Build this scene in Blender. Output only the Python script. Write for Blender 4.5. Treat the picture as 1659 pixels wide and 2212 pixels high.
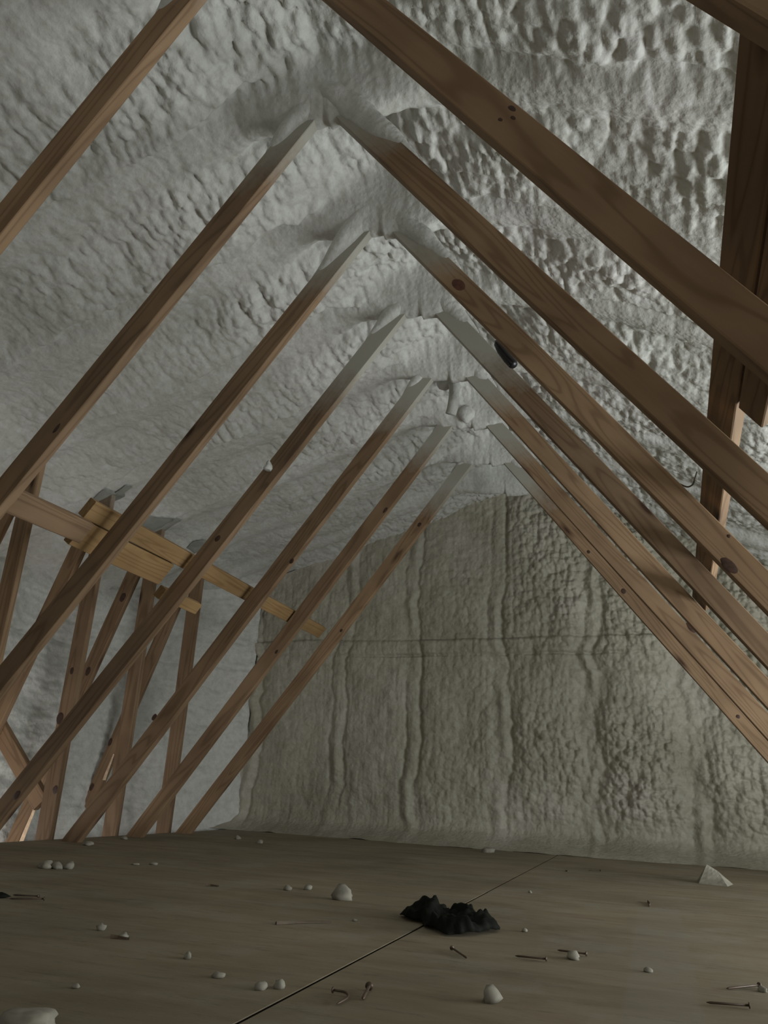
import bpy, bmesh, math, random
import numpy as np
from mathutils import Vector, Matrix, noise as mnoise

for o in list(bpy.data.objects): bpy.data.objects.remove(o)
C = bpy.context.scene.collection
rnd = random.Random(11)

# ------------------------------------------------------------------ camera
EYE = 0.33                       # the phone is held a foot above the deck
cam = bpy.data.objects.new('camera', bpy.data.cameras.new('camera'))
C.objects.link(cam); bpy.context.scene.camera = cam
cam.data.sensor_fit = 'HORIZONTAL'; cam.data.sensor_width = 36.0
cam.data.lens = 36.0*1660/1659
cam.data.clip_start = 0.02
right = Vector((0.94932695, 0.31053278, 0.0484534))
up = Vector((0.06303268, -0.33915208, 0.93861747))
fwd = Vector((-0.30790456, 0.88800071, 0.34153992))
M = Matrix.Identity(4)
for i in range(3):
    M[i][0] = right[i]; M[i][1] = up[i]; M[i][2] = -fwd[i]
M[0][3], M[1][3], M[2][3] = 0, 0, EYE
cam.matrix_world = M

# ------------------------------------------------------------------ light
sc = bpy.context.scene
sc.view_settings.view_transform = 'Standard'; sc.view_settings.look = 'None'
sc.view_settings.gamma = 1.0; sc.view_settings.use_curve_mapping = False
sc.view_settings.exposure = -0.70
w = bpy.data.worlds.new('world'); sc.world = w; w.use_nodes = True
w.node_tree.nodes['Background'].inputs[0].default_value = (0.62, 0.68, 0.75, 1)
w.node_tree.nodes['Background'].inputs[1].default_value = 0.02

def area(name, loc, target, sx, sy, power, col):
    l = bpy.data.lights.new(name, 'AREA'); l.shape = 'RECTANGLE'; l.size = sx; l.size_y = sy
    l.energy = power; l.color = col
    o = bpy.data.objects.new(name, l); C.objects.link(o); o.location = loc
    o.rotation_euler = (Vector(target)-Vector(loc)).to_track_quat('-Z', 'Y').to_euler()
    return o
# daylight coming in low through the open eave on the right and the open eave on the left; added fill lamp behind the camera
area('eave_daylight', (2.25, 2.6, 0.42), (-0.7, 2.6, 1.8), 3.0, 0.6, 150.0, (0.93, 0.99, 1.0))
area('left_eave_daylight', (-3.68, 3.6, -0.40), (-3.75, 4.2, 1.2), 0.5, 2.4, 19.0, (1.0, 0.96, 0.93))
area('back_fill', (-0.5, -1.05, 1.1), (-0.8, 3.0, 1.9), 2.2, 1.2, 10.0, (0.99, 0.99, 0.96))

# ------------------------------------------------------------------ materials
def nodes(name):
    m = bpy.data.materials.new(name); m.use_nodes = True
    nt = m.node_tree; b = nt.nodes['Principled BSDF']
    return m, nt, b
def N(nt, t, **kw):
    n = nt.nodes.new(t)
    for k, v in kw.items():
        if k in n.inputs: n.inputs[k].default_value = v
        else: setattr(n, k, v)
    return n
def ramp(nt, stops):
    r = nt.nodes.new('ShaderNodeValToRGB')
    e = r.color_ramp.elements
    e[0].position, e[0].color = stops[0][0], (*stops[0][1], 1)
    e[1].position, e[1].color = stops[-1][0], (*stops[-1][1], 1)
    for p, c in stops[1:-1]:
        x = e.new(p); x.color = (*c, 1)
    return r
def mix(nt, a, b, fac, blend='MIX'):
    m = nt.nodes.new('ShaderNodeMix'); m.data_type = 'RGBA'; m.blend_type = blend
    L = nt.links
    for s, v in ((0, fac), (6, a), (7, b)):
        if hasattr(v, 'is_linked') or isinstance(v, bpy.types.NodeSocket): L.new(v, m.inputs[s])
        elif s == 0: m.inputs[0].default_value = v
        else: m.inputs[s].default_value = (*v, 1)
    return m.outputs[2]
def math_(nt, op, a, b=None, clamp=False):
    m = nt.nodes.new('ShaderNodeMath'); m.operation = op; m.use_clamp = clamp
    for s, v in ((0, a), (1, b)):
        if v is None: continue
        if isinstance(v, bpy.types.NodeSocket): nt.links.new(v, m.inputs[s])
        else: m.inputs[s].default_value = v
    return m.outputs[0]

def foam_mat(name, c0, c1, c2, fine=1.0):
    m, nt, b = nodes(name); L = nt.links
    geo = N(nt, 'ShaderNodeNewGeometry'); pos = geo.outputs['Position']
    n1 = N(nt, 'ShaderNodeTexNoise', Scale=1.7, Detail=5.0, Roughness=0.6); L.new(pos, n1.inputs['Vector'])
    r1 = ramp(nt, [(0.3, c0), (0.52, c1), (0.72, c2)]); L.new(n1.outputs[0], r1.inputs[0])
    n2 = N(nt, 'ShaderNodeTexNoise', Scale=22.0, Detail=4.0, Roughness=0.65); L.new(pos, n2.inputs['Vector'])
    r2 = ramp(nt, [(0.3, (0.8, 0.79, 0.76)), (0.65, (1, 1, 1))]); L.new(n2.outputs[0], r2.inputs[0])
    col = mix(nt, r1.outputs[0], r2.outputs[0], 1.0, 'MULTIPLY')
    L.new(col, b.inputs['Base Color'])
    b.inputs['Roughness'].default_value = 0.62
    b.inputs['Specular IOR Level'].default_value = 0.3
    v = N(nt, 'ShaderNodeTexVoronoi', feature='SMOOTH_F1', Scale=55.0*fine); L.new(pos, v.inputs['Vector'])
    n3 = N(nt, 'ShaderNodeTexNoise', Scale=150.0*fine, Detail=4.0); L.new(pos, n3.inputs['Vector'])
    h = math_(nt, 'ADD', math_(nt, 'MULTIPLY', v.outputs['Distance'], -0.9), math_(nt, 'MULTIPLY', n3.outputs[0], 0.35))
    bp = N(nt, 'ShaderNodeBump', Strength=0.5, Distance=0.008); L.new(h, bp.inputs['Height'])
    L.new(bp.outputs[0], b.inputs['Normal'])
    return m
FOAM = foam_mat('sprayed_foam', (0.535, 0.545, 0.505), (0.61, 0.612, 0.58), (0.635, 0.618, 0.60))
FOAM_WALL = foam_mat('sprayed_foam_ochre', (0.36, 0.335, 0.262), (0.43, 0.407, 0.332), (0.53, 0.49, 0.43))

def wood_mat(name, light, mid, dark, knot=(0.045, 0.02, 0.012), spray=True):
    """grain runs along the object's own X axis; object colour R = height where the white overspray starts"""
    m, nt, b = nodes(name); L = nt.links
    tc = N(nt, 'ShaderNodeTexCoord'); oi = N(nt, 'ShaderNodeObjectInfo')
    off = nt.nodes.new('ShaderNodeVectorMath'); off.operation = 'MULTIPLY_ADD'
    comb = nt.nodes.new('ShaderNodeCombineXYZ')
    for i in range(3): L.new(oi.outputs['Random'], comb.inputs[i])
    L.new(comb.outputs[0], off.inputs[0]); off.inputs[1].default_value = (37, 11, 23); L.new(tc.outputs['Object'], off.inputs[2])
    mp = N(nt, 'ShaderNodeMapping'); mp.inputs['Scale'].default_value = (0.55, 8, 8); L.new(off.outputs[0], mp.inputs['Vector'])
    big = N(nt, 'ShaderNodeTexNoise', Scale=1.4, Detail=1.5, Roughness=0.4, Distortion=0.5); L.new(mp.outputs[0], big.inputs['Vector'])
    rings = math_(nt, 'SINE', math_(nt, 'MULTIPLY', big.outputs[0], 58.0))
    rr = ramp(nt, [(0.0, (0, 0, 0)), (0.75, (0.25, 0.25, 0.25)), (1.0, (1, 1, 1))])
    L.new(math_(nt, 'ADD', math_(nt, 'MULTIPLY', rings, 0.5), 0.5), rr.inputs[0])
    fine = N(nt, 'ShaderNodeTexNoise', Scale=9.0, Detail=5.0, Roughness=0.7); L.new(mp.outputs[0], fine.inputs['Vector'])
    tone = N(nt, 'ShaderNodeTexNoise', Scale=2.3, Detail=3.0); L.new(off.outputs[0], tone.inputs['Vector'])
    c = mix(nt, light, mid, fine.outputs[0])
    c = mix(nt, c, dark, math_(nt, 'MULTIPLY', rr.outputs[0], 0.62))
    tr = ramp(nt, [(0.35, (0.72, 0.68, 0.64)), (0.7, (1.08, 1.05, 1.0))]); L.new(tone.outputs[0], tr.inputs[0])
    c = mix(nt, c, tr.outputs[0], 1.0, 'MULTIPLY')
    # knots
    kp = N(nt, 'ShaderNodeMapping'); kp.inputs['Scale'].default_value = (1.9, 7.5, 7.5); L.new(off.outputs[0], kp.inputs['Vector'])
    kv = N(nt, 'ShaderNodeTexVoronoi', Scale=1.0, Randomness=1.0); L.new(kp.outputs[0], kv.inputs['Vector'])
    kr = ramp(nt, [(0.05, (0.92, 0.92, 0.92)), (0.095, (0.45, 0.45, 0.45)), (0.17, (0, 0, 0))]); L.new(kv.outputs['Distance'], kr.inputs[0])
    c = mix(nt, c, knot, kr.outputs[0])
    # brightness per piece
    br = ramp(nt, [(0.0, (0.82, 0.8, 0.78)), (1.0, (1.12, 1.08, 1.02))]); L.new(oi.outputs['Random'], br.inputs[0])
    c = mix(nt, c, br.outputs[0], 1.0, 'MULTIPLY')
    if spray:
        geo = N(nt, 'ShaderNodeNewGeometry'); sp = nt.nodes.new('ShaderNodeSeparateXYZ'); L.new(geo.outputs['Position'], sp.inputs[0])
        sc_ = nt.nodes.new('ShaderNodeSeparateColor'); L.new(oi.outputs['Color'], sc_.inputs[0])
        nz = N(nt, 'ShaderNodeTexNoise', Scale=5.0, Detail=6.0, Roughness=0.75); L.new(geo.outputs['Position'], nz.inputs['Vector'])
        h = math_(nt, 'SUBTRACT', sp.outputs[2], sc_.outputs[0])
        h = math_(nt, 'ADD', h, math_(nt, 'MULTIPLY', math_(nt, 'SUBTRACT', nz.outputs[0], 0.5), 0.35))
        hh = math_(nt, 'MULTIPLY', math_(nt, 'ADD', h, 0.05), 4.5, True)
        hh = math_(nt, 'MULTIPLY', hh, 0.95)
        c = mix(nt, c, (0.40, 0.385, 0.335), hh)
    L.new(c, b.inputs['Base Color'])
    b.inputs['Roughness'].default_value = 0.7
    b.inputs['Specular IOR Level'].default_value = 0.25
    bp = N(nt, 'ShaderNodeBump', Strength=0.25, Distance=0.002); L.new(fine.outputs[0], bp.inputs['Height']); L.new(bp.outputs[0], b.inputs['Normal'])
    return m
WOOD = wood_mat('pine_timber', (0.345, 0.245, 0.16), (0.275, 0.188, 0.12), (0.17, 0.107, 0.066))
WOOD_OCHRE = wood_mat('yellow_pine_timber', (0.42, 0.29, 0.15), (0.35, 0.23, 0.11), (0.24, 0.14, 0.06))

def plywood_mat():
    m, nt, b = nodes('dusty_plywood'); L = nt.links
    geo = N(nt, 'ShaderNodeNewGeometry'); pos = geo.outputs['Position']
    mp = N(nt, 'ShaderNodeMapping'); mp.inputs['Scale'].default_value = (1.6, 7, 1); L.new(pos, mp.inputs['Vector'])
    n1 = N(nt, 'ShaderNodeTexNoise', Scale=1.6, Detail=7.0, Roughness=0.62, Distortion=0.8); L.new(mp.outputs[0], n1.inputs['Vector'])
    r1 = ramp(nt, [(0.28, (0.215, 0.174, 0.118)), (0.5, (0.262, 0.216, 0.151)), (0.72, (0.295, 0.255, 0.186))]); L.new(n1.outputs[0], r1.inputs[0])
    n2 = N(nt, 'ShaderNodeTexNoise', Scale=1.3, Detail=4.0); L.new(pos, n2.inputs['Vector'])
    r2 = ramp(nt, [(0.32, (0.72, 0.71, 0.69)), (0.68, (1.08, 1.07, 1.04))]); L.new(n2.outputs[0], r2.inputs[0])
    c = mix(nt, r1.outputs[0], r2.outputs[0], 1.0, 'MULTIPLY')
    # thin foam dust
    n3 = N(nt, 'ShaderNodeTexNoise', Scale=3.1, Detail=8.0, Roughness=0.7); L.new(pos, n3.inputs['Vector'])
    r3 = ramp(nt, [(0.5, (0, 0, 0)), (0.75, (0.5, 0.5, 0.5))]); L.new(n3.outputs[0], r3.inputs[0])
    c = mix(nt, c, (0.33, 0.32, 0.26), r3.outputs[0])
    # dark scuffs and specks
    n4 = N(nt, 'ShaderNodeTexNoise', Scale=4.0, Detail=6.0, Roughness=0.8); L.new(mp.outputs[0], n4.inputs['Vector'])
    r4 = ramp(nt, [(0.33, (0.6, 0.6, 0.6)), (0.44, (0, 0, 0))]); L.new(n4.outputs[0], r4.inputs[0])
    c = mix(nt, c, (0.11, 0.085, 0.055), r4.outputs[0])
    # strip of grey dust left where something was dragged
    sx = nt.nodes.new('ShaderNodeSeparateXYZ'); L.new(pos, sx.inputs[0])
    a = math_(nt, 'ABSOLUTE', math_(nt, 'ADD', sx.outputs[0], 0.005))
    msk = math_(nt, 'MULTIPLY', math_(nt, 'SUBTRACT', math_(nt, 'ADD', 0.066, math_(nt, 'MULTIPLY', n3.outputs[0], 0.01)), a), 90.0, True)
    msk = math_(nt, 'MULTIPLY', msk, math_(nt, 'LESS_THAN', sx.outputs[1], 3.1))
    c = mix(nt, c, (0.25, 0.235, 0.19), math_(nt, 'MULTIPLY', msk, 0.25))
    L.new(c, b.inputs['Base Color']); b.inputs['Roughness'].default_value = 0.8
    b.inputs['Specular IOR Level'].default_value = 0.2
    bp = N(nt, 'ShaderNodeBump', Strength=0.3, Distance=0.003); L.new(n4.outputs[0], bp.inputs['Height']); L.new(bp.outputs[0], b.inputs['Normal'])
    return m
PLY = plywood_mat()
def plain(name, col, rough=0.7, metal=0.0, var=0.25, scale=30.0):
    m, nt, b = nodes(name); L = nt.links
    tc = N(nt, 'ShaderNodeTexCoord')
    n = N(nt, 'ShaderNodeTexNoise', Scale=scale, Detail=4.0); L.new(tc.outputs['Object'], n.inputs['Vector'])
    r = ramp(nt, [(0.3, tuple(c*(1-var) for c in col)), (0.7, tuple(c*(1+var) for c in col))]); L.new(n.outputs[0], r.inputs[0])
    L.new(r.outputs[0], b.inputs['Base Color']); b.inputs['Roughness'].default_value = rough; b.inputs['Metallic'].default_value = metal
    return m
DARK = plain('dark_subfloor', (0.012, 0.010, 0.008), 1.0)
GREYBARE = plain('bare_grey_sheathing', (0.24, 0.245, 0.215), 0.85, scale=9)
STEEL = plain('rusty_nail_steel', (0.10, 0.07, 0.05), 0.5, 0.5)
BLACK = plain('black_plastic', (0.010, 0.010, 0.011), 0.35)
CLOTH = plain('black_cloth', (0.008, 0.0085, 0.006), 0.75)
DARK.node_tree.nodes['Principled BSDF'].inputs['Specular IOR Level'].default_value = 0.0
CLOTH.node_tree.nodes['Principled BSDF'].inputs['Specular IOR Level'].default_value = 0.1
CRUMB = plain('foam_crumb', (0.27, 0.25, 0.20), 0.8)
CABLE = plain('dark_cable_sheath', (0.07, 0.055, 0.035), 0.6)
LIT_EDGE = plain('painted_lit_edge', (0.62, 0.46, 0.31), 0.7)  # pale colour stands in for sunlight on a brace edge

# ------------------------------------------------------------------ helpers
def mesh_obj(name, verts, faces, mat, parent=None, smooth=False):
    me = bpy.data.meshes.new(name); me.from_pydata([tuple(v) for v in verts], [], faces); me.update()
    if smooth: me.polygons.foreach_set('use_smooth', [True]*len(me.polygons))
    me.materials.append(mat)
    o = bpy.data.objects.new(name, me); C.objects.link(o)
    if parent: o.parent = parent
    return o
def empty(name, loc):
    o = bpy.data.objects.new(name, None); C.objects.link(o); o.location = loc; o.empty_display_size = 0.1; return o
def tag(o, label=None, cat=None, group=None, kind=None):
    if label: o['label'] = label
    if cat: o['category'] = cat
    if group: o['group'] = group
    if kind: o['kind'] = kind
    return o

# ---- numpy noise
def _h(ix, iy, s):
    n = (ix.astype(np.int64)*374761393 + iy.astype(np.int64)*668265263 + s*2147483647) & 0x7fffffff
    n = ((n ^ (n >> 13))*1274126177) & 0x7fffffff
    n = (n ^ (n >> 16)) & 0x7fffffff
    return (n % 100003)/100003.0
def vnoise(u, v, s=0):
    iu = np.floor(u); iv = np.floor(v); fu = u-iu; fv = v-iv
    fu = fu*fu*(3-2*fu); fv = fv*fv*(3-2*fv)
    a = _h(iu, iv, s); b = _h(iu+1, iv, s); c = _h(iu, iv+1, s); d = _h(iu+1, iv+1, s)
    return (a*(1-fu)+b*fu)*(1-fv)+(c*(1-fu)+d*fu)*fv
def fbm(u, v, s=0, oct=4, g=0.5):
    t = 0; a = 1; n = 0
    for k in range(oct):
        t = t+a*vnoise(u*2**k+17.3*k, v*2**k+5.1*k, s+k); n += a; a *= g
    return t/n
def lumps(u, v, s=0):
    """domed cells with creases between them, 0..1"""
    iu = np.floor(u); iv = np.floor(v); best = np.full(u.shape, 9.0)
    for du in (-1, 0, 1):
        for dv in (-1, 0, 1):
            cu = iu+du; cv = iv+dv
            pu = cu+0.15+0.7*_h(cu, cv, s); pv = cv+0.15+0.7*_h(cu, cv, s+7)
            hh = 0.75+0.5*_h(cu, cv, s+13)
            best = np.minimum(best, ((u-pu)**2+(v-pv)**2)*hh)
    return 1-np.minimum(best, 1.0)
def grid_faces(n, m, flip=False):
    i = np.arange(n-1)[:, None]*m+np.arange(m-1)[None, :]
    f = np.stack([i, i+1, i+1+m, i+m], -1).reshape(-1, 4)
    return f[:, ::-1] if flip else f
def grid_obj(name, P, mat, flip=False, parent=None):
    n, m = P.shape[:2]
    me = bpy.data.meshes.new(name)
    f = grid_faces(n, m, flip)
    me.vertices.add(n*m); me.vertices.foreach_set('co', P.reshape(-1).astype(np.float32))
    me.loops.add(f.size); me.loops.foreach_set('vertex_index', f.reshape(-1).astype(np.int32))
    me.polygons.add(len(f)); me.polygons.foreach_set('loop_start', np.arange(0, f.size, 4, dtype=np.int32))
    me.polygons.foreach_set('use_smooth', np.ones(len(f), dtype=bool))
    me.update(calc_edges=True); me.validate()
    me.materials.append(mat)
    o = bpy.data.objects.new(name, me); C.objects.link(o)
    if parent: o.parent = parent
    return o

RIDGE_X = -0.93
GABLE_Y = 5.95
TY = [0.61*i+0.63 for i in range(8)]      # front faces of the eight trusses

# ------------------------------------------------------------------ ceiling of sprayed foam (both roof slopes)
def roof_z(x):
    d = np.sqrt((x-RIDGE_X)**2+0.008)
    return EYE+2.5-np.where(x < RIDGE_X, 0.40, 0.43)*(d-0.05)
def ceiling_drop(x, y):
    """how far the foam hangs below the roof plane"""
    d = np.abs(x-RIDGE_X)
    wob = 0.05*(fbm(x*1.7, y*1.7, 3)-0.5)*2*np.clip(d/0.5, 0.1, 1)
    out = np.zeros_like(x); calm = np.zeros_like(x)
    for k, yt in enumerate(TY+[0.02, 5.51]):
        q = y-yt-0.02+wob
        wd = 0.075+0.03*vnoise(x*1.3+k*9, y*0, 40)
        out = np.maximum(out, np.where(x < RIDGE_X, 0.05, 0.075)*np.exp(-(np.abs(q)/wd)**2.6))
        calm = np.maximum(calm, np.exp(-(q/0.13)**2))
        # foam gathered round the peak of each truss and running down both chords
        out = out+0.20*np.exp(-(np.abs(q)/0.085)**2.5-(d/0.30)**2)
    wx = x+0.05*(fbm(x*5, y*5, 21)-0.5); wy = y+0.10*(fbm(x*5+9, y*5, 22)-0.5)
    near = np.clip((y-0.2)/2.5, 0, 1)
    rough = np.where(x < RIDGE_X, np.clip(1-(RIDGE_X-x-0.6)/1.5, 0.35, 1), 0.78)
    L1 = lumps(wx/0.055, wy/0.115, 1); L2 = lumps(wx/0.03, wy/0.055, 2); L3 = lumps(wx/0.115+3, wy/0.26, 5)
    tex = 0.040*L1+0.030*L2+0.030*L3+0.020*fbm(x*34, y*26, 8, 3)
    big = 0.075*(fbm(x*1.9+4, y*2.3, 30, 3)-0.4)
    patchy = 0.45+0.9*vnoise(x*3.1, y*3.3, 50)
    out = out+tex*rough*patchy*(1-0.72*calm)+big*(1-0.5*calm)+0.006*fbm(x*9, y*9, 60)-0.075*np.clip((-2.3-x)/0.6, 0, 1)
    # folds that run off the peaks
    for k, yt in enumerate(TY):
        q = y-yt-0.10-0.10*d
        out = out-0.05*np.exp(-(q/0.018)**2)*np.exp(-((d-0.25)/0.16)**2)*(x < RIDGE_X)
        # the foam of each bay ends in a rolled lip that overhangs the thin foam on the chord behind it
        q = y-yt+0.085+0.07*(fbm(x*2.6, y*0+k, 70)-0.5)*2+0.02*(fbm(x*11, y*0+k, 71)-0.5)*2
        st = np.where(x < RIDGE_X, 1.0, 0.55)*np.clip((d-0.12)/0.25, 0, 1)*(0.25+0.95*vnoise(x*1.6+k*3, y*0, 72))
        out = out+0.085*st/(1+np.exp(np.clip(q/0.006, -40, 40)))*np.exp(-np.clip(-q, 0, 9)/0.16)
    return out
nx, ny = 800, 860
X = np.linspace(-4.35, 2.55, nx)[:, None]+np.zeros((1, ny)); Y = np.linspace(-1.3, 6.02, ny)[None, :]+np.zeros((nx, 1))
Z = roof_z(X)-ceiling_drop(X, Y)
ceiling = grid_obj('ceiling', np.stack([X, Y, Z], -1), FOAM, flip=True); tag(ceiling, kind='structure')
def ceil_at(x, y):
    x = np.array([float(x)]); y = np.array([float(y)])
    return float((roof_z(x)-ceiling_drop(x, y))[0])

# bare grey spots the gun missed beside the post tops
def flat_patch(name, pts, mat, parent, lift=0.004, sub=5):
    pts = [(p[0]+0.02, p[1]) for p in pts]; cx = sum(p[0] for p in pts)/len(pts); cy = sum(p[1] for p in pts)/len(pts)
    vs = []; n = len(pts)*3; rings = 5
    outl = []
    for i in range(len(pts)):
        a = pts[i]; b = pts[(i+1) % len(pts)]
        for k in range(3):
            t = k/3; j = 0.006*(rnd.random()-0.5)
            outl.append((a[0]*(1-t)+b[0]*t+j, a[1]*(1-t)+b[1]*t+j))
    for r in range(rings+1):
        s = r/rings
        for p in outl:
            x = cx+(p[0]-cx)*s; y = cy+(p[1]-cy)*s
            vs.append((x, y, ceil_at(x, y)-lift-0.008-(0.004 if r < rings else -0.003)))
    fs = []
    for r in range(rings):
        for i in range(n):
            fs.append((r*n+i, r*n+(i+1) % n, (r+1)*n+(i+1) % n, (r+1)*n+i))
    return mesh_obj(name, vs, fs, mat, parent, True)
for pts in ([(-3.224, 3.66), (-3.10, 3.60), (-3.07, 3.69), (-2.99, 3.665), (-2.97, 3.72), (-3.05, 3.735), (-3.09, 3.80), (-3.21, 3.80)],
            [(-3.19, 4.14), (-3.10, 4.09), (-3.03, 4.16), (-2.98, 4.20), (-3.02, 4.25), (-3.00, 4.32), (-3.12, 4.34), (-3.20, 4.40)],
            [(-3.18, 4.69), (-3.10, 4.66), (-3.04, 4.72), (-3.06, 4.80), (-3.16, 4.84)]):
    tag(flat_patch('bare_patch', pts, GREYBARE, ceiling), 'bare grey patch without foam beside a post top')

# ------------------------------------------------------------------ gable wall
nx, nz = 700, 420
T = np.linspace(0, 1, nz)[None, :]+np.zeros((nx, 1))
X = np.linspace(-3.28, 2.5, nx)[:, None]+np.zeros((1, nz))
top = roof_z(X)+0.02
H = T**1.15*top                                    # height above the deck
ribs = [-3.72, -3.08, -2.35, -1.715, -1.045, -0.385, 0.28, 0.94, 1.6, 2.2]
rib = np.zeros_like(X); groove = np.zeros_like(X); calm = np.zeros_like(X)
for k, rx in enumerate(ribs):
    q = X-rx+0.07*(fbm(H*3.4, X*0+k, 90, 5, 0.6)-0.5)*2+(0.06*math.sin(k*2.3))/(1+np.exp(-(H-1.42)/0.02))
    ww = 0.026+0.018*vnoise(H*3, X*0+k*5, 91)
    rib = np.maximum(rib, np.exp(-(np.abs(q)/ww)**2.2)*(0.1+1.2*vnoise(H*4, X*0+3*k, 92)))
    groove = np.maximum(groove, (0.2+1.1*vnoise(H*1.9+k*4, H*0, 31))*np.exp(-((q-0.058)/0.014)**2)+0.9*vnoise(H*2.3+k*7, H*0, 32)*np.exp(-((q+0.06)/0.014)**2))
    calm = np.maximum(calm, np.exp(-(q/0.11)**2))
hz = H-1.36+0.02*(fbm(X*1.5, H*0, 93)-0.5)*2
groove2 = np.exp(-(hz/0.011)**2)*(0.25+0.9*vnoise(X*2.3, H*0, 94))+np.exp(-((hz-0.13)/0.013)**2)*(0.2+0.9*vnoise(X*2.0, H*0+7, 95))
band = np.exp(-((hz-0.065)/0.075)**4)
wu = X+0.04*(fbm(X*6, H*6, 96)-0.5); wv = H+0.05*(fbm(X*6, H*6+3, 97)-0.5)
Lw = lumps(wu/0.052, wv/0.062, 11); Lw2 = lumps(wu/0.022, wv/0.032, 12); Lw3 = lumps(wu/0.13, wv/0.18, 14)
right_rough = np.clip((X+2.1)/1.9, 0.14, 1)*np.clip(0.35+1.3*vnoise(X*1.5, H*1.7, 33), 0, 1.15)*np.clip(H/0.25, 0, 1)
streak = lumps(wu/0.035, wv/0.25, 15)*np.clip(1-right_rough, 0, 1)*0.010
disp = (0.045*Lw+0.020*Lw2+0.035*Lw3)*right_rough*(0.4+1.0*vnoise(X*2.7, H*2.3, 98))*(1-0.6*calm)+streak
disp = disp+0.11*(fbm(X*2.4, H*1.9, 99, 4)-0.4)*(1-0.6*calm)+0.030*rib-0.022*groove*(0.1+1.3*vnoise(H*3.6+5, X*0.9, 77))*np.clip(H/0.12, 0, 1)-0.030*groove2+0.02*band
disp = disp+0.010*fbm(X*24, H*24, 66, 3)
lip = 0.16+0.30*np.clip((X+3.0)/2.6, 0, 1)+0.10*fbm(X*2.5, H*0, 67)
flare = lip*np.clip(1-H/0.17, 0, 1)**3.2*0.75+0.05*np.exp(-H/0.10)
Yg = GABLE_Y-0.03-disp-flare
Yg = np.where(T < 1e-6, Yg, Yg)
Zg = H+(-0.010+0.020*fbm(X*5, H*0+2, 68))*np.exp(-H/0.03)
gable = grid_obj('wall_back', np.stack([X, Yg, Zg], -1), FOAM_WALL, flip=False); tag(gable, kind='structure')

# ------------------------------------------------------------------ low wall of foam behind the left posts, and right/front enclosure
def plan_wall(name, pts, z0, n, m, mat, amp=1.0, flip=False, seed=0):
    L = [0]
    for a, b in zip(pts, pts[1:]): L.append(L[-1]+math.dist(a, b))
    s = np.linspace(0, L[-1], n)
    px = np.interp(s, L, [p[0] for p in pts]); py = np.interp(s, L, [p[1] for p in pts])
    k = np.ones(25)/25
    sm = lambda a: np.convolve(np.pad(a, 12, 'edge'), k, 'valid')
    px, py = sm(px), sm(py)
    tx = np.gradient(px); ty = np.gradient(py); l = np.hypot(tx, ty); nxv, nyv = ty/l, -tx/l
    if flip: nxv, nyv = -nxv, -nyv
    S = s[:, None]+np.zeros((1, m)); t = np.linspace(0, 1, m)[None, :]
    ztop = roof_z(px)[:, None]+0.12
    Zw = z0+t*(ztop-z0)
    u = S+0.06*(fbm(S*5, Zw*5, seed)-0.5); v = Zw+0.05*(fbm(S*5, Zw*5, seed+1)-0.5)
    dsp = amp*(0.016*lumps(u/0.10, v/0.045, seed+2)+0.05*fbm(S*2.4, Zw*3.2, seed+3, 3)+0.02*lumps(u/0.3, v/0.16, seed+4)+0.008*fbm(S*22, Zw*22, seed+5, 3))
    dsp = dsp-amp*0.03*np.exp(-((Zw-1.25+0.06*fbm(S*2, Zw*0, seed+6))/0.012)**2)*vnoise(S*2, Zw*0, seed+8)
    lean = np.clip((1.2-Zw)/1.6, -1, 1)*0.0
    Pw = np.stack([px[:, None]+nxv[:, None]*dsp, py[:, None]+nyv[:, None]*dsp, Zw], -1)
    o = grid_obj(name, Pw, mat, flip=not flip); tag(o, kind='structure'); return o
plan_wall('wall_left', [(-3.16, 5.97), (-3.45, 5.62), (-3.8, 5.2), (-4.05, 4.5), (-4.15, -1.25)], -0.62, 460, 200, FOAM, 1.6, seed=200, flip=True)
plan_wall('wall_right', [(2.5, -1.25), (2.5, 5.98)], 0.0, 200, 60, FOAM, 1.0, seed=300, flip=True)
plan_wall('wall_front', [(-4.3, -1.25), (2.5, -1.25)], -0.3, 180, 90, FOAM, 1.0, seed=400)

# ------------------------------------------------------------------ floor: plywood deck in sheets
def box_mesh(name, x0, x1, y0, y1, z0, z1, mat, parent=None, cham=0.0):
    vs = [(x0, y0, z0), (x1, y0, z0), (x1, y1, z0), (x0, y1, z0), (x0+cham, y0+cham, z1), (x1-cham, y0+cham, z1), (x1-cham, y1-cham, z1), (x0+cham, y1-cham, z1)]
    fs = [(3, 2, 1, 0), (4, 5, 6, 7), (0, 1, 5, 4), (1, 2, 6, 5), (2, 3, 7, 6), (3, 0, 4, 7)]
    return mesh_obj(name, vs, fs, mat, parent)
floor = box_mesh('floor', -3.08, 2.48, -1.2, 5.97, -0.26, -0.0016, DARK); tag(floor, kind='structure')
seams = [(-3.095, -0.604, [-1.2, 0.6, 3.75, 5.97]), (-0.596, 1.843, [-1.2, 0.66, 3.10, 5.97]), (1.847, 2.48, [-1.2, 1.4, 3.8, 5.97])]
for x0, x1, ys in seams:
    for a, b in zip(ys, ys[1:]):
        lift = rnd.uniform(-0.0012, 0.0012)
        box_mesh('plywood_sheet', x0, x1, a+0.0015, b-0.0015, -0.0016, lift*0.4+0.0005, PLY, floor, 0.0)
lower = box_mesh('floor', -4.4, -3.1, -1.25, 5.97, -0.64, -0.60, FOAM); tag(lower, kind='structure')

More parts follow.
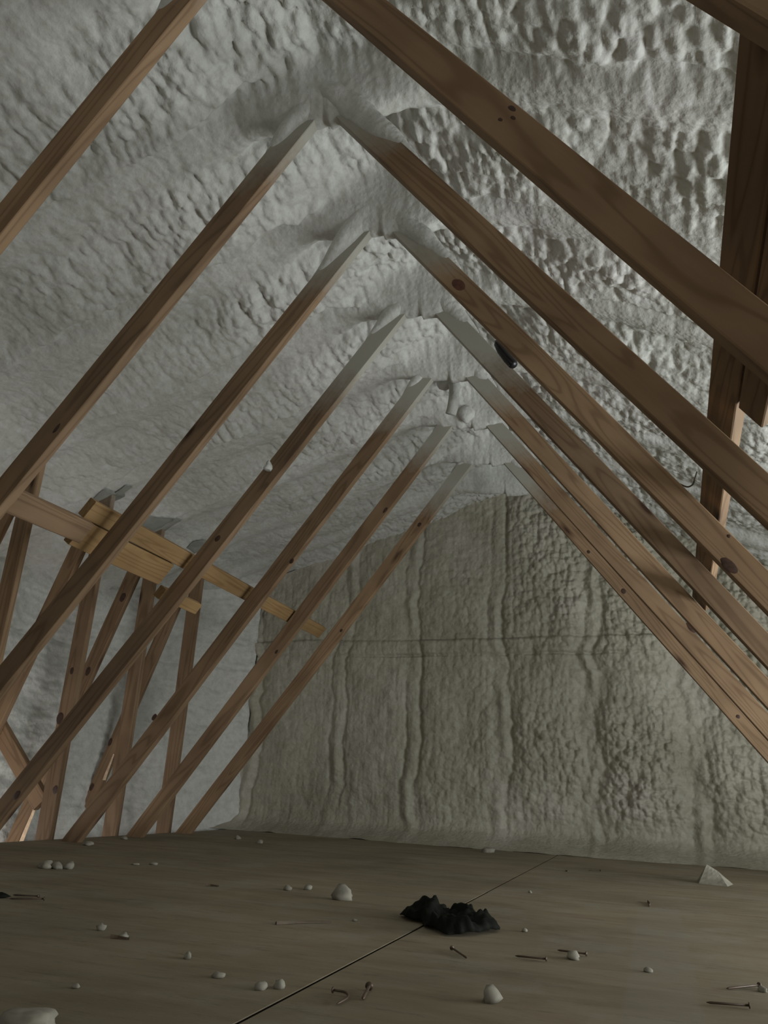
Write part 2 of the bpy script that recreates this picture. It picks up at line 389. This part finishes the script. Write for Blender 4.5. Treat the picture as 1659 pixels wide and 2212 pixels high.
# ------------------------------------------------------------------ timber
def timber(name, q0, q1, y0, t, mat, parent, spray=2.25, n=14, bow=0.002, seed=0):
    """board cut from an outline in the truss plane: q0=(outer, inner) at one end, q1 at the other, front face at y0, t thick"""
    (o0, i0), (o1, i1) = [[Vector((p[0], 0, p[1]+EYE)) for p in q] for q in (q0, q1)]
    org = (o0+i0)/2; ax = ((o1+i1)/2-org).normalized(); zz = Vector((0, 1, 0)).cross(ax)*-1
    zz = ax.cross(Vector((0, 1, 0)))
    R = Matrix((ax, Vector((0, 1, 0)), zz)).transposed()       # local X along, Y depth, Z across
    vs = []; c = 0.0028; r = random.Random(seed)
    ph = r.random()*6
    for k in range(n+1):
        s = k/n
        o = o0.lerp(o1, s); i = i0.lerp(i1, s)
        b = bow*math.sin(s*7+ph)
        d = (o-i); L = d.length; u = d/L
        off = u*b
        e = c/L
        for fr, y in ((0, c), (e, 0), (1-e, 0), (1, c), (1, t-c), (1-e, t), (e, t), (0, t-c)):
            j = 0.0008*(r.random()-0.5)
            p = i+d*fr+off+u*j; p.y = y0+y
            q = p-Vector((org.x, y0, org.z))
            vs.append(R.transposed() @ q)
    fs = []
    for k in range(n):
        for m in range(8):
            fs.append((k*8+m, k*8+(m+1) % 8, (k+1)*8+(m+1) % 8, (k+1)*8+m))
    fs.append(tuple(range(7, -1, -1))); fs.append(tuple(range(n*8, n*8+8)))
    me = bpy.data.meshes.new(name); me.from_pydata([tuple(v) for v in vs], [], fs)
    bm = bmesh.new(); bm.from_mesh(me); bmesh.ops.recalc_face_normals(bm, faces=bm.faces); bm.to_mesh(me); bm.free()
    me.materials.append(mat)
    ob = bpy.data.objects.new(name, me); C.objects.link(ob)
    Mw = R.to_4x4(); Mw.translation = Vector((org.x, y0, org.z))
    if parent:
        ob.parent = parent
        ob.matrix_parent_inverse = Matrix.Identity(4)
        ob.matrix_basis = Matrix.Translation(-Vector(parent.location)) @ Mw
    else: ob.matrix_world = Mw
    ob.color = (spray, 0, 0, 1)
    return ob
def line_pt_z(n, c, z):          # point at height z on the line n.x*x+n.z*z=c
    return ((c-n[1]*z)/n[0], z)
def line_pt_x(n, c, x):
    return (x, (c-n[0]*x)/n[1])

# per truss: outer-edge offset and slope of the left and right rafters, read off the photograph
LEFT = [(55.5, 2.08), (55.6, 2.118), (53.9, 2.171), (53.3, 2.200), (53.0, 2.228), (53.8, 2.223), (53.7, 2.249), (53.1, 2.257)]
RIGHT = [(54.6, 0.648), (53.8, 0.672), (53.0, 0.693), (53.0, 0.706), (53.3, 0.716), (53.2, 0.725), (53.1, 0.727), (53.1, 0.735)]
POSTX = {2: (-3.12, -3.03), 3: (-3.15, -3.06), 4: (-3.165, -3.07), 5: (-3.165, -3.07), 6: (-3.20, -3.105), 7: (-3.225, -3.125)}
SPRAY = [2.38, 2.40, 2.32, 2.28, 2.10, 2.26, 2.26, 2.20]
LBL = ['nearest roof truss, its right rafter crossing the top right corner of the photo',
       'second nearest roof truss, its wide dark right rafter running to the right edge',
       'roof truss whose foamed peak stands highest inside the photo, left rafter reaching the left edge',
       'roof truss with a large red knot on its right rafter, black cap tucked behind it',
       'roof truss with long grey oversprayed peak and a foam scrap on its left rafter',
       'roof truss whose peak meets the hooked foam covered stub pipe, fifth from the camera',
       'second roof truss from the foamed gable wall, low foam lump at its peak',
       'farthest roof truss, directly before the foamed gable wall, smallest in the photo']
for i in range(8):
    y0 = TY[i]
    tr = empty('roof_truss', (RIDGE_X, y0, 0)); tag(tr, LBL[i], 'roof truss', 'roof trusses in a row along the attic')
    a, c = LEFT[i]; a = math.radians(a); n = (-math.sin(a), math.cos(a)); wd = 0.089
    zf = -EYE
    o0 = line_pt_z(n, c, zf); i0 = line_pt_z(n, c-wd, zf)
    o1 = line_pt_x(n, c, RIDGE_X-0.002); i1 = line_pt_x(n, c-wd, RIDGE_X-0.002)
    timber('rafter', (o0, i0), (o1, i1), y0, 0.038, WOOD, tr, SPRAY[i], 26, 0.0022, i)
    a, c = RIGHT[i]; a = math.radians(a); n = (math.sin(a), math.cos(a)); wd = 0.089
    o0 = line_pt_z(n, c, zf); i0 = line_pt_z(n, c-wd, zf)
    o1 = line_pt_x(n, c, RIDGE_X+0.002); i1 = line_pt_x(n, c-wd, RIDGE_X+0.002)
    timber('rafter', (o0, i0), (o1, i1), y0, 0.038, WOOD, tr, SPRAY[i], 26, 0.0022, 50+i)
    if i in POSTX:
        xl, xr = POSTX[i]
        zt = ceil_at((xl+xr)/2, y0+0.02)-EYE+0.02
        timber('post', ((xl, -0.93), (xr, -0.93)), ((xl, zt), (xr, zt)), y0, 0.038, WOOD, tr, 1.95, 12, 0.002, 90+i)
        # web brace leaning out towards the eave
        x0 = (xl+xr)/2-0.165
        k = 0.33
        cx = lambda z: x0+k*(z-1.25)
        zb, zt2 = -0.90, 1.40
        hw = 0.047
        timber('web_brace', ((cx(zb)-hw, zb), (cx(zb)+hw, zb)), ((cx(zt2)-hw, zt2+0.015), (cx(zt2)+hw, zt2-0.02)), y0, 0.038, WOOD, tr, 9, 12, 0.002, 120+i)
    if i == 5:
        timber('strut', ((-3.95, 0.50), (-3.88, 0.57)), ((-3.245, -0.19), (-3.175, -0.12)), y0+0.04, 0.038, WOOD, tr, 9, 6, 0.001, 150)

# knots: slightly proud ovals of darker wood on the faces of the timbers
KNOT = plain('knot_wood', (0.055, 0.024, 0.014), 0.6, var=0.5, scale=60)
KNOT_RED = plain('red_knot_wood', (0.10, 0.035, 0.018), 0.6, var=0.4, scale=60)
def knot(parent_obj, x, z, y, rx, rz, ang, mat):
    vs = []; fs = []; n = 18
    for r, (f, dy) in enumerate(((0.0, 0.0016), (0.45, 0.0015), (0.8, 0.0011), (1.0, -0.0004))):
        for m in range(n):
            th = 2*math.pi*m/n; j = 1+0.16*mnoise.noise(Vector((math.cos(th)*1.3+x*9, math.sin(th)*1.3, z*7)))
            a = math.cos(th)*rx*f*j; b = math.sin(th)*rz*f*j
            vs.append(Vector((x+a*math.cos(ang)-b*math.sin(ang), y-dy, z+EYE+a*math.sin(ang)+b*math.cos(ang))))
    for r in range(3):
        for m in range(n): fs.append((r*n+m, r*n+(m+1) % n, (r+1)*n+(m+1) % n, (r+1)*n+m))
    bpy.context.view_layer.update()
    inv = parent_obj.matrix_world.inverted()
    return mesh_obj('knot', [inv @ v for v in vs], fs, mat, parent_obj, True)
for side, i, x, z, rx, rz, c in [('R', 3, -0.594, 1.877, 0.034, 0.026, 2), ('R', 7, -0.291, 1.516, 0.013, 0.012, 0), ('R', 7, -0.089, 1.249, 0.019, 0.018, 1), ('R', 7, 0.492, 0.498, 0.013, 0.013, 0), ('R', 1, -0.190, 1.372, 0.011, 0.007, 1), ('R', 1, -0.188, 1.345, 0.007, 0.005, 1), ('R', 1, -0.215, 1.348, 0.006, 0.005, 1), ('R', 3, 0.267, 0.697, 0.032, 0.020, 1), ('R', 3, 0.275, 0.791, 0.006, 0.007, 0), ('R', 6, 0.255, 0.888, 0.034, 0.025, 1), ('L', 2, -1.816, 1.089, 0.020, 0.009, 0), ('L', 4, -1.902, 1.102, 0.018, 0.015, 0), ('P', 5, -3.126, 0.566, 0.021, 0.016, 1), ('P', 5, -3.145, 0.299, 0.032, 0.034, 1), ('P', 5, -3.090, -0.077, 0.021, 0.024, 1), ('B', 6, -3.336, 1.156, 0.026, 0.033, 1), ('B', 6, -3.513, 0.657, 0.022, 0.031, 1), ('B', 7, -3.708, 0.241, 0.020, 0.029, 0), ('B', 7, -3.802, -0.070, 0.020, 0.028, 0), ('L', 5, -2.529, 0.318, 0.019, 0.015, 0), ('L', 4, -2.787, -0.098, 0.024, 0.018, 1), ('L', 6, -2.141, 0.776, 0.014, 0.011, 0), ('L', 7, -1.431, 1.773, 0.017, 0.016, 0), ('L', 6, -1.480, 1.662, 0.022, 0.012, 1), ('L', 5, -1.797, 1.163, 0.017, 0.013, 0), ('L', 7, -1.967, 1.030, 0.012, 0.011, 0),]:
    tr = [o for o in C.objects if o.name.startswith('roof_truss') and abs(o.location.y-TY[i]) < 0.01][0]
    want = {'L': 'rafter', 'R': 'rafter', 'P': 'post', 'B': 'web_brace'}[side]
    kids = [o for o in tr.children if o.name.split('.')[0] == want]
    if side in 'LR': kids.sort(key=lambda o: o.location.x if False else o.matrix_basis.translation.x); kid = kids[0] if side == 'L' else kids[-1]
    else: kid = kids[0]
    ang = {'L': math.radians(53.5), 'R': math.radians(-53.2), 'P': math.radians(90), 'B': math.radians(72)}[side]
    a, b = max(rx, rz), min(rx, rz)
    knot(kid, x, z, TY[i], a*1.05, min(b, 0.03)*0.85, ang, KNOT_RED if c == 2 else KNOT)

# thick foam coat where the rafters disappear into the ridge, and pale strips painting sunlight on two brace edges
def coat(parent, side, i):
    y0 = TY[i]; a, c = (LEFT if side < 0 else RIGHT)[i]; a = math.radians(a)
    n = Vector((side*math.sin(a), 0, math.cos(a))); u = Vector((side*math.cos(a), 0, -math.sin(a)))
    s0 = side*(RIDGE_X)*math.cos(a); 
    r = random.Random(i*7+side)
    L = 0.36+0.2*r.random(); k = 15; pts = []; vs = []; fs = []; seg = 14
    # start on the ridge line of this rafter
    p0 = Vector((RIDGE_X, 0, (c-n.x*RIDGE_X)/n.z+EYE))
    for j in range(k+1):
        f = j/k; cen = p0+u*(f*L+0.01)-n*(0.030-0.030*f)+Vector((0, y0+0.020, 0))
        rn = 0.075*(1-f)**0.8+0.008; ry = 0.062*(1-f)**0.9+0.0205*(1-f**3)
        for m in range(seg):
            th = 2*math.pi*m/seg
            d = n*math.cos(th)*rn+Vector((0, 1, 0))*math.sin(th)*ry
            q = cen+d; g = 1+0.34*mnoise.noise(q*13+Vector((i, 0, 0)))+0.15*mnoise.noise(q*34)
            vs.append(cen+d*g-parent.location)
    for j in range(k):
        for m in range(seg): fs.append((j*seg+m, (j+1)*seg+m, (j+1)*seg+(m+1) % seg, j*seg+(m+1) % seg))
    fs.append(tuple(range(seg))); fs.append(tuple(range(k*seg+seg-1, k*seg-1, -1)))
    me = bpy.data.meshes.new('foam_coat'); me.from_pydata([tuple(v) for v in vs], [], fs)
    bm = bmesh.new(); bm.from_mesh(me); bmesh.ops.recalc_face_normals(bm, faces=bm.faces); bm.to_mesh(me); bm.free()
    me.polygons.foreach_set('use_smooth', [True]*len(me.polygons)); me.materials.append(FOAM)
    o = bpy.data.objects.new('foam_coat', me); C.objects.link(o); o.parent = parent
    sb = o.modifiers.new('s', 'SUBSURF'); sb.levels = 1; sb.render_levels = 1
    return o
for o in [o for o in list(C.objects) if o.name.startswith('roof_truss')]:
    i = min(range(8), key=lambda k: abs(TY[k]-o.location.y))
    for side in (-1, 1): tag(coat(o, side, i), 'lumpy coat of pale foam over the top of the rafter')
    if i == 6: tag(timber('lit_strip', ((-3.800, -0.42), (-3.768, -0.42)), ((-3.697, -0.07), (-3.687, -0.07)), TY[6]-0.012, 0.01, LIT_EDGE, o, 9, 4, 0.001, 1), 'narrow pale strip painted as a sunlit brace edge')
    if i == 7: tag(timber('lit_strip', ((-3.715, -0.02), (-3.690, -0.02)), ((-3.660, 0.16), (-3.650, 0.16)), TY[7]-0.012, 0.01, LIT_EDGE, o, 9, 4, 0.001, 2), 'narrow pale strip painted as a sunlit brace edge')

# ------------------------------------------------------------------ lateral boards nailed across the backs of the rafters
def board(name, side, s0, s1, y0, y1, c, mat, skew=0.0, t=0.038, label=None, group=None):
    """flat board on the outer plane; s = distance along the slope, c = plane offset"""
    th = math.radians(53.5)
    if side < 0: u = Vector((math.cos(th), 0, math.sin(th))); n = Vector((-math.sin(th), 0, math.cos(th)))
    else: u = Vector((math.cos(th), 0, -math.sin(th))); n = Vector((math.sin(th), 0, math.cos(th)))
    org = n*c+u*((s0+s1)/2)+Vector((0, y0, EYE))
    hw = abs(s1-s0)/2; L = y1-y0; k = 10; vs = []; fs = []; ch = 0.0028
    r = random.Random(int(y0*100)+int(abs(s0)*77))
    for j in range(k+1):
        f = j/k; x = f*L; dz = skew*f+0.0012*math.sin(f*6+s0*40)
        for (a, b) in ((-hw+ch, 0), (hw-ch, 0), (hw, ch), (hw, t-ch), (hw-ch, t), (-hw+ch, t), (-hw, t-ch), (-hw, ch)):
            vs.append((x, a+dz, b))
    for j in range(k):
        for m in range(8): fs.append((j*8+m, j*8+(m+1) % 8, (j+1)*8+(m+1) % 8, (j+1)*8+m))
    fs.append(tuple(range(8))); fs.append(tuple(range(k*8+7, k*8-1, -1)))
    me = bpy.data.meshes.new(name); me.from_pydata(vs, [], fs)
    bm = bmesh.new(); bm.from_mesh(me); bmesh.ops.recalc_face_normals(bm, faces=bm.faces); bm.to_mesh(me); bm.free()
    me.materials.append(mat)
    o = bpy.data.objects.new(name, me); C.objects.link(o)
    R = Matrix((Vector((0, 1, 0)), u, n)).transposed().to_4x4(); R.translation = org
    o.matrix_world = R; o.color = (9, 0, 0, 1)
    tag(o, label, 'board', group)
    return o
G1 = 'flat boards tying the left rafters together'; G2 = 'flat boards lying across the right rafters'
board('brace_board', -1, -0.466, -0.384, 2.37, 4.83, 2.262, WOOD_OCHRE, -0.006, label='long yellowish flat board behind the left rafters, running back toward the gable wall', group=G1)
board('brace_board', -1, -0.590, -0.472, 2.40, 3.035, 2.262, WOOD_OCHRE, 0.0, label='short wide yellowish board directly below the long one, between two left rafters', group=G1)
board('brace_board', -1, -0.600, -0.506, 0.55, 2.395, 2.215, WOOD, 0.045, label='brown flat board at the left edge of the photo, behind the nearer left rafters', group=G1)
board('brace_board', -1, -0.652, -0.592, 3.10, 3.44, 2.262, WOOD_OCHRE, -0.0, label='small board offcut hanging under the long left board beside a post', group=G1)
board('brace_board', 1, -0.7384, -0.649, -0.3, 3.78, 0.742, WOOD, 0.130, label='long flat board lying on the backs of the right rafters', group=G2)
board('brace_board', 1, -0.643, -0.567, -0.3, 1.81, 0.742, WOOD, 0.0675, label='shorter board at the right edge with its square end showing', group=G2)

# ------------------------------------------------------------------ tube helper
def tube(name, pts, rads, mat, parent=None, seg=12, lump=0.0, caps=True):
    P = [Vector(p) for p in pts]; vs = []; fs = []
    prev = None
    for k, p in enumerate(P):
        t = (P[min(k+1, len(P)-1)]-P[max(k-1, 0)]).normalized()
        if prev is None:
            a = t.orthogonal().normalized()
        else:
            a = (prev-t*prev.dot(t)).normalized()
        prev = a; b = t.cross(a)
        for m in range(seg):
            th = 2*math.pi*m/seg
            d = a*math.cos(th)+b*math.sin(th)
            rr = rads[k] if hasattr(rads, '__len__') else rads
            if lump: rr *= 1+lump*(mnoise.noise((p+d*rr)*14))
            vs.append(p+d*rr)
    for k in range(len(P)-1):
        for m in range(seg):
            fs.append((k*seg+m, k*seg+(m+1) % seg, (k+1)*seg+(m+1) % seg, (k+1)*seg+m))
    if caps:
        fs.append(tuple(range(seg-1, -1, -1))); fs.append(tuple(range((len(P)-1)*seg, len(P)*seg)))
    return mesh_obj(name, vs, fs, mat, parent, True)
def arc(pts, n=4):
    """Catmull-Rom through pts"""
    P = [Vector(p) for p in pts]; P = [P[0]*2-P[1]]+P+[P[-1]*2-P[-2]]; out = []
    for i in range(1, len(P)-2):
        for k in range(n):
            t = k/n; a, b, c, d = P[i-1:i+3]
            out.append(0.5*((2*b)+(c-a)*t+(2*a-5*b+4*c-d)*t*t+(3*b-a-3*c+d)*t**3))
    out.append(P[-2]); return out

# foam covered stub pipes at the ridge
e = EYE
pipe = tube('stub_pipe', arc([(-1.07, 3.93, 2.42+e), (-1.02, 3.91, 2.29+e), (-0.985, 3.90, 2.30+e), (-0.955, 3.90, 2.26+e), (-0.955, 3.90, 2.17+e), (-0.975, 3.92, 2.09+e)], 5),
            [0.035]*8+[0.032]*18, FOAM, lump=0.35)
tag(pipe, 'hooked stub pipe coated in foam, hanging just below the ridge', 'pipe')
lump = tube('foam_lump', arc([(-0.90, 4.33, 2.42+e), (-0.94, 4.27, 2.30+e), (-0.96, 4.24, 2.25+e), (-0.955, 4.24, 2.19+e)], 4), [0.05]*4+[0.044]*6+[0.038, 0.028, 0.012], FOAM, lump=0.4)
tag(lump, 'rounded nub of foam with a dark gap above, at the sixth truss peak', 'foam')

# scrap of foam stuck on left rafter
def crumb(name, x, y, z, w, h, seed, mat=CRUMB, d=None, label=None, cat='foam scrap', group=None, rough=0.5, sub=2):
    bm = bmesh.new(); bmesh.ops.create_icosphere(bm, subdivisions=sub, radius=1)
    d = d or w*0.8
    for v in bm.verts:
        q = v.co+Vector((seed*3.1, seed*1.7, 0))
        k = 1+rough*mnoise.noise(q*1.3)+rough*0.45*mnoise.noise(q*3.4)
        v.co = Vector((v.co.x*k*w/2, v.co.y*k*d/2, max(v.co.z*k, -0.35)*h/1.35))
    mn = min(v.co.z for v in bm.verts)
    for v in bm.verts: v.co.z -= mn
    me = bpy.data.meshes.new(name); bm.to_mesh(me); bm.free()
    me.polygons.foreach_set('use_smooth', [sub > 1]*len(me.polygons)); me.materials.append(mat)
    o = bpy.data.objects.new(name, me); C.objects.link(o); o.location = (x, y, z); o.rotation_euler.z = seed*1.3
    return tag(o, label, cat, group)
s = crumb('foam_scrap', -1.665, 3.055, 1.43+e, 0.045, 0.045, 3.3, FOAM, label='torn foam scrap stuck to the edge of a left rafter')

# black cap poking out behind the third right rafter
bpts = [(-0.452, 2.60, 1.700+e), (-0.448, 2.60, 1.685+e), (-0.432, 2.60, 1.655+e), (-0.405, 2.60, 1.612+e), (-0.385, 2.60, 1.585+e), (-0.380, 2.60, 1.577+e)]
cap = tube('pipe_tip', bpts, [0.005, 0.012, 0.017, 0.019, 0.019, 0.014], BLACK, seg=16)
cap.location = (-0.020, 0, -0.010); tag(cap, 'small shiny black tapered tip showing below a right rafter', 'pipe')
# dark fallen strip on back of T4's right rafter
strip = tube('black_strap', [(-0.385, 3.10, 1.605+e-0.10), (-0.35, 3.10, 1.555+e-0.095), (-0.30, 3.10, 1.487+e-0.095), (-0.25, 3.10, 1.42+e-0.1)], [0.003, 0.010, 0.009, 0.003], BLACK, seg=8)
strip.location = (0.055, 0, 0.075)
tag(strip, 'thin black strap lying along the back of a right rafter', 'strap')
# cable loop
cab = tube('cable', arc([(0.128, 2.494, 1.005+e), (0.152, 2.503, 0.991+e), (0.173, 2.503, 0.980+e), (0.189, 2.503, 0.987+e), (0.197, 2.503, 1.004+e), (0.206, 2.503, 1.03+e)], 4), 0.0028, CABLE, seg=8)
tag(cab, 'thin dark cable looping under the long right board', 'cable')

# ------------------------------------------------------------------ floor debris
def nail(x0, y0, x1, y1, label, group='loose nails on the plywood floor', r=0.0021, bent=False):
    a = Vector((x0, y0, 0.0035)); b = Vector((x1, y1, 0.0065))
    em = empty('nail', ((x0+x1)/2, (y0+y1)/2, 0)); tag(em, label, 'nail', group)
    L = Vector(em.location); d = (b-a).normalized()
    if bent:
        side = Vector((-d.y, d.x, 0))
        pts = arc([a-L, a.lerp(b, 0.55)-side*0.012-L, a.lerp(b, 0.9)-side*0.004-L, b+side*0.018-L], 4)
        hd = (pts[-1]-pts[-2]).normalized(); hp = pts[-1]
    else:
        pts = [a-L, (a+d*0.006)-L, b-L]; hd = d; hp = b-L
    tube('shank', pts, [r*0.25]+[r]*(len(pts)-1), STEEL, em, 8)
    tube('head', [hp, hp+hd*0.0018], r*2.4, STEEL, em, 10)
nail(-0.31, 1.931, -0.241, 1.919, 'nail lying alone in front of the black cloth, left of the foam-topped nail')
nail(-0.232, 2.059, -0.165, 2.034, 'nail half covered by a crumb of foam, right of the black cloth')
nail(-0.399, 1.844, -0.45, 1.920, 'short nail pointing away just below the black cloth')
nail(0.113, 1.844, 0.177, 1.899, 'farther of two parallel nails at the right edge of the floor')
nail(0.069, 1.701, 0.139, 1.703, 'nearer of two parallel nails at the bottom right corner')
nail(-0.506, 1.349, -0.522, 1.425, 'bent hooked nail at the bottom right of the dark floor seam', bent=True)
nail(-0.48, 1.404, -0.495, 1.479, 'stubby rusty nail beside the bent hooked nail', r=0.003)
nail(-0.33, 4.42, -0.276, 4.446, 'far nail lying near the gable wall foam')
nail(-1.742, 1.981, -1.661, 1.989, 'upper of two nails by the dark scrap at the left edge of the floor')
nail(-1.699, 1.921, -1.615, 1.958, 'lower of two nails by the dark scrap at the left edge of the floor')
SPL = plain('dark_splinter_wood', (0.10, 0.07, 0.042))
def splinter(x0, y0, x1, y1, wd, label):
    a = Vector((x0, y0, 0.001)); b = Vector((x1, y1, 0.001)); d = (b-a); s = Vector((-d.y, d.x, 0)).normalized()
    vs = []; k = 6
    for i in range(k+1):
        t = i/k; w_ = wd*(1-0.85*t)*(0.8+0.4*rnd.random()); p = a+d*t+s*0.004*math.sin(t*5)
        vs += [p-s*w_/2, p+s*w_/2, p+s*w_/2*0.8+Vector((0, 0, 0.005)), p-s*w_/2*0.8+Vector((0, 0, 0.006*(1-t)+0.002))]
    fs = [(0, 1, 2, 3), (k*4+3, k*4+2, k*4+1, k*4)]
    for i in range(k):
        for m in range(4): fs.append((i*4+m, i*4+(m+1) % 4, (i+1)*4+(m+1) % 4, (i+1)*4+m))
    o = mesh_obj('wood_splinter', vs, fs, SPL); o.color = (9, 0, 0, 1)
    return tag(o, label, 'splinter', 'splinters on the floor')
splinter(-0.925, 1.997, -0.822, 2.117, 0.012, 'long thin brown splinter left of the black cloth')
splinter(-1.142, 1.62, -1.097, 1.627, 0.006, 'small splinter by a foam crumb on the left of the floor')
splinter(-1.456, 2.558, -1.411, 2.567, 0.010, 'short dark splinter on the mid left of the floor')
splinter(-0.038, 3.236, -0.029, 3.10, 0.006, 'thin sliver far back on the right sheet of plywood')
splinter(-0.42, 4.273, -0.44, 4.322, 0.008, 'tiny curl of wood near the far nail')

GF = 'foam crumbs scattered on the floor'
cr = [(-0.955, 2.551, .060, .045, 'round foam ball behind the black cloth, largest crumb mid floor'),
      (-1.146, 2.711, .037, .018, 'flat foam crumb left of the round ball, nearer to it'),
      (-1.196, 2.649, .035, .014, 'flat foam crumb farther left of the round ball'),
      (-1.218, 1.687, .022, .014, 'small pale foam crumb on the left, above the splinter'),
      (-1.125, 1.640, .026, .010, 'foam crumb sitting on the small left splinter'),
      (-0.895, 1.533, .020, .011, 'faint foam crumb lower left of the floor'),
      (-0.764, 1.425, .024, .010, 'flat oblong foam crumb near the bottom, left of the pair'),
      (-0.659, 1.387, .024, .013, 'left crumb of the touching pair beside the dark seam'),
      (-0.636, 1.410, .022, .014, 'right crumb of the touching pair beside the dark seam'),
      (-0.926, 1.237, .014, .008, 'tiny foam crumb near the bottom left corner'),
      (-0.283, 1.513, .040, .024, 'pointed foam chunk in the bottom centre right of the floor'),
      (-0.190, 1.99, .034, .018, 'foam crumb stuck on a nail right of the black cloth'),
      (-0.031, 1.939, .020, .008, 'thin foam flake on the grey dusty strip of floor'),
      (-0.343, 2.296, .016, .008, 'tiny foam crumb right of the black cloth'),
      (-0.457, 3.211, .018, .008, 'tiny foam crumb behind the black cloth, far back'),
      (-1.975, 3.021, .035, .010, 'flat foam flake far left, right one of two'),
      (-2.02, 2.96, .033, .007, 'flat foam flake far left, left one of two'),
      (-2.523, 4.761, .048, .022, 'foam crumb near the gable corner, left one of two'),
      (-2.266, 4.564, .046, .022, 'foam crumb near the gable corner, right one of two'),
      (-1.006, 5.25, .092, .030, 'foam lump on the floor at the foot of the gable wall'),
      (-2.746, 3.586, .060, .018, 'foam flake at the foot of the fifth left rafter'),
      (-2.90, 4.10, .05, .018, 'foam flake at the foot of the sixth left rafter'),
      (-0.778, 2.177, .014, .006, 'speck of foam left of the black cloth'),
      (0.181, 1.875, .022, .010, 'foam crumb at the head of the farther right edge nail')]
for k, (x, y, w_, h_, lb) in enumerate(cr):
    crumb('foam_crumb', x, y, 0.0005, w_, h_, k*0.77+0.4, CRUMB, label=lb, group=GF, cat='foam crumb')
crumb('foam_chunk', -0.835, 1.03, 0.0005, 0.075, 0.024, 5.1, CRUMB, label='big foam chunk cut off by the bottom left edge of the photo', cat='foam chunk', sub=3)
# torn flat wedge of foam
ws = [(0.18, 4.20, 0), (0.30, 4.16, 0), (0.335, 4.30, 0), (0.26, 4.42, 0), (0.18, 4.36, 0), (0.225, 4.27, 0.080), (0.27, 4.27, 0.055), (0.19, 4.25, 0.03)]
wf = [(0, 1, 6, 5), (0, 5, 7), (1, 2, 6), (2, 3, 5, 6), (3, 4, 5), (4, 0, 7), (4, 7, 5), (4, 3, 2, 1, 0)]
o = mesh_obj('foam_chunk', [(x, y, z+0.001) for x, y, z in ws], wf, CRUMB); tag(o, 'pointed wedge of foam near the gable wall on the right of the floor', 'foam chunk')
md = o.modifiers.new('s', 'SUBSURF'); md.levels = 2; md.render_levels = 2; md.subdivision_type = 'SIMPLE'
# crumbled foam heap on the left
for k, (dx, dy, w_) in enumerate(((0, 0, .05), (.035, .02, .045), (-.03, .01, .035), (.06, .05, .05), (.01, .05, .04))):
    crumb('foam_crumb', -2.16+dx, 2.60+dy, 0.0005, w_, w_*0.5, 20+k*1.9, CRUMB, label=['front piece of the crumbled foam heap at the left', 'middle piece of the crumbled foam heap at the left', 'leftmost piece of the crumbled foam heap at the left', 'rightmost piece of the crumbled foam heap at the left', 'rear piece of the crumbled foam heap at the left'][k], group=GF, cat='foam crumb')
crumb('dark_scrap', -1.76, 1.93, 0.0005, 0.07, 0.014, 7.7, CLOTH, d=0.035, label='dark flat scrap cut off by the left edge of the photo', cat='scrap', rough=0.8)
# dark foot block at far left
o = box_mesh('wood_block', -2.99, -2.935, 3.03, 3.13, 0.001, 0.055, DARK, None, 0.004); tag(o, 'small dark block at the foot of a left rafter by the left edge', 'block')

# crumpled black cloth
def cloth():
    out = [(-0.700, 2.335), (-0.665, 2.275), (-0.610, 2.248), (-0.590, 2.19), (-0.555, 2.150), (-0.504, 2.093), (-0.452, 2.130), (-0.425, 2.19), (-0.398, 2.245),
           (-0.415, 2.30), (-0.43, 2.29), (-0.445, 2.36), (-0.475, 2.33), (-0.49, 2.37), (-0.53, 2.42), (-0.58, 2.40), (-0.60, 2.45), (-0.635, 2.39), (-0.665, 2.42), (-0.69, 2.39)]
    cx, cy = -0.545, 2.26; nr, na = 34, 160; vs = []
    rr = random.Random(5)
    folds = [(rr.uniform(-.7, -.4), rr.uniform(2.1, 2.4), rr.uniform(0, 3.14), rr.uniform(0.006, 0.018)) for _ in range(16)]
    for r in range(nr+1):
        s = r/nr
        for k in range(na):
            f = k/na*len(out); i = int(f); t = f-i
            ax, ay = out[i % len(out)]; bx, by = out[(i+1) % len(out)]
            ex, ey = ax*(1-t)+bx*t, ay*(1-t)+by*t
            j = 1+0.06*mnoise.noise(Vector((ex*60, ey*60, 1)))
            x = cx+(ex-cx)*s*j; y = cy+(ey-cy)*s*j
            h = 0.020+0.022*mnoise.noise(Vector((x*17, y*17, 3)))+0.014*abs(mnoise.noise(Vector((x*45, y*40, 8))))
            for (fx, fy, fa, fh) in folds:
                d = (x-fx)*math.sin(fa)-(y-fy)*math.cos(fa); l = (x-fx)*math.cos(fa)+(y-fy)*math.sin(fa)
                h += fh*math.exp(-(d/0.010)**2-(l/0.07)**2)
            h += 0.026*math.exp(-((x+0.595)/0.018)**2-((y-2.30)/0.05)**2)
            edge = min(1, (1-s)*7)
            vs.append((x, y, max(0.002, h)*(0.25+0.75*edge**0.6)+0.001))
    n0 = len(vs)
    fs = [(r*na+k, r*na+(k+1) % na, (r+1)*na+(k+1) % na, (r+1)*na+k) for r in range(nr) for k in range(na)]
    o = mesh_obj('cloth', vs, fs, CLOTH, None, True)
    md = o.modifiers.new('solid', 'SOLIDIFY'); md.thickness = 0.0015; md.offset = -1
    tag(o, 'crumpled black cloth lying on the plywood floor seam', 'cloth')
cloth()
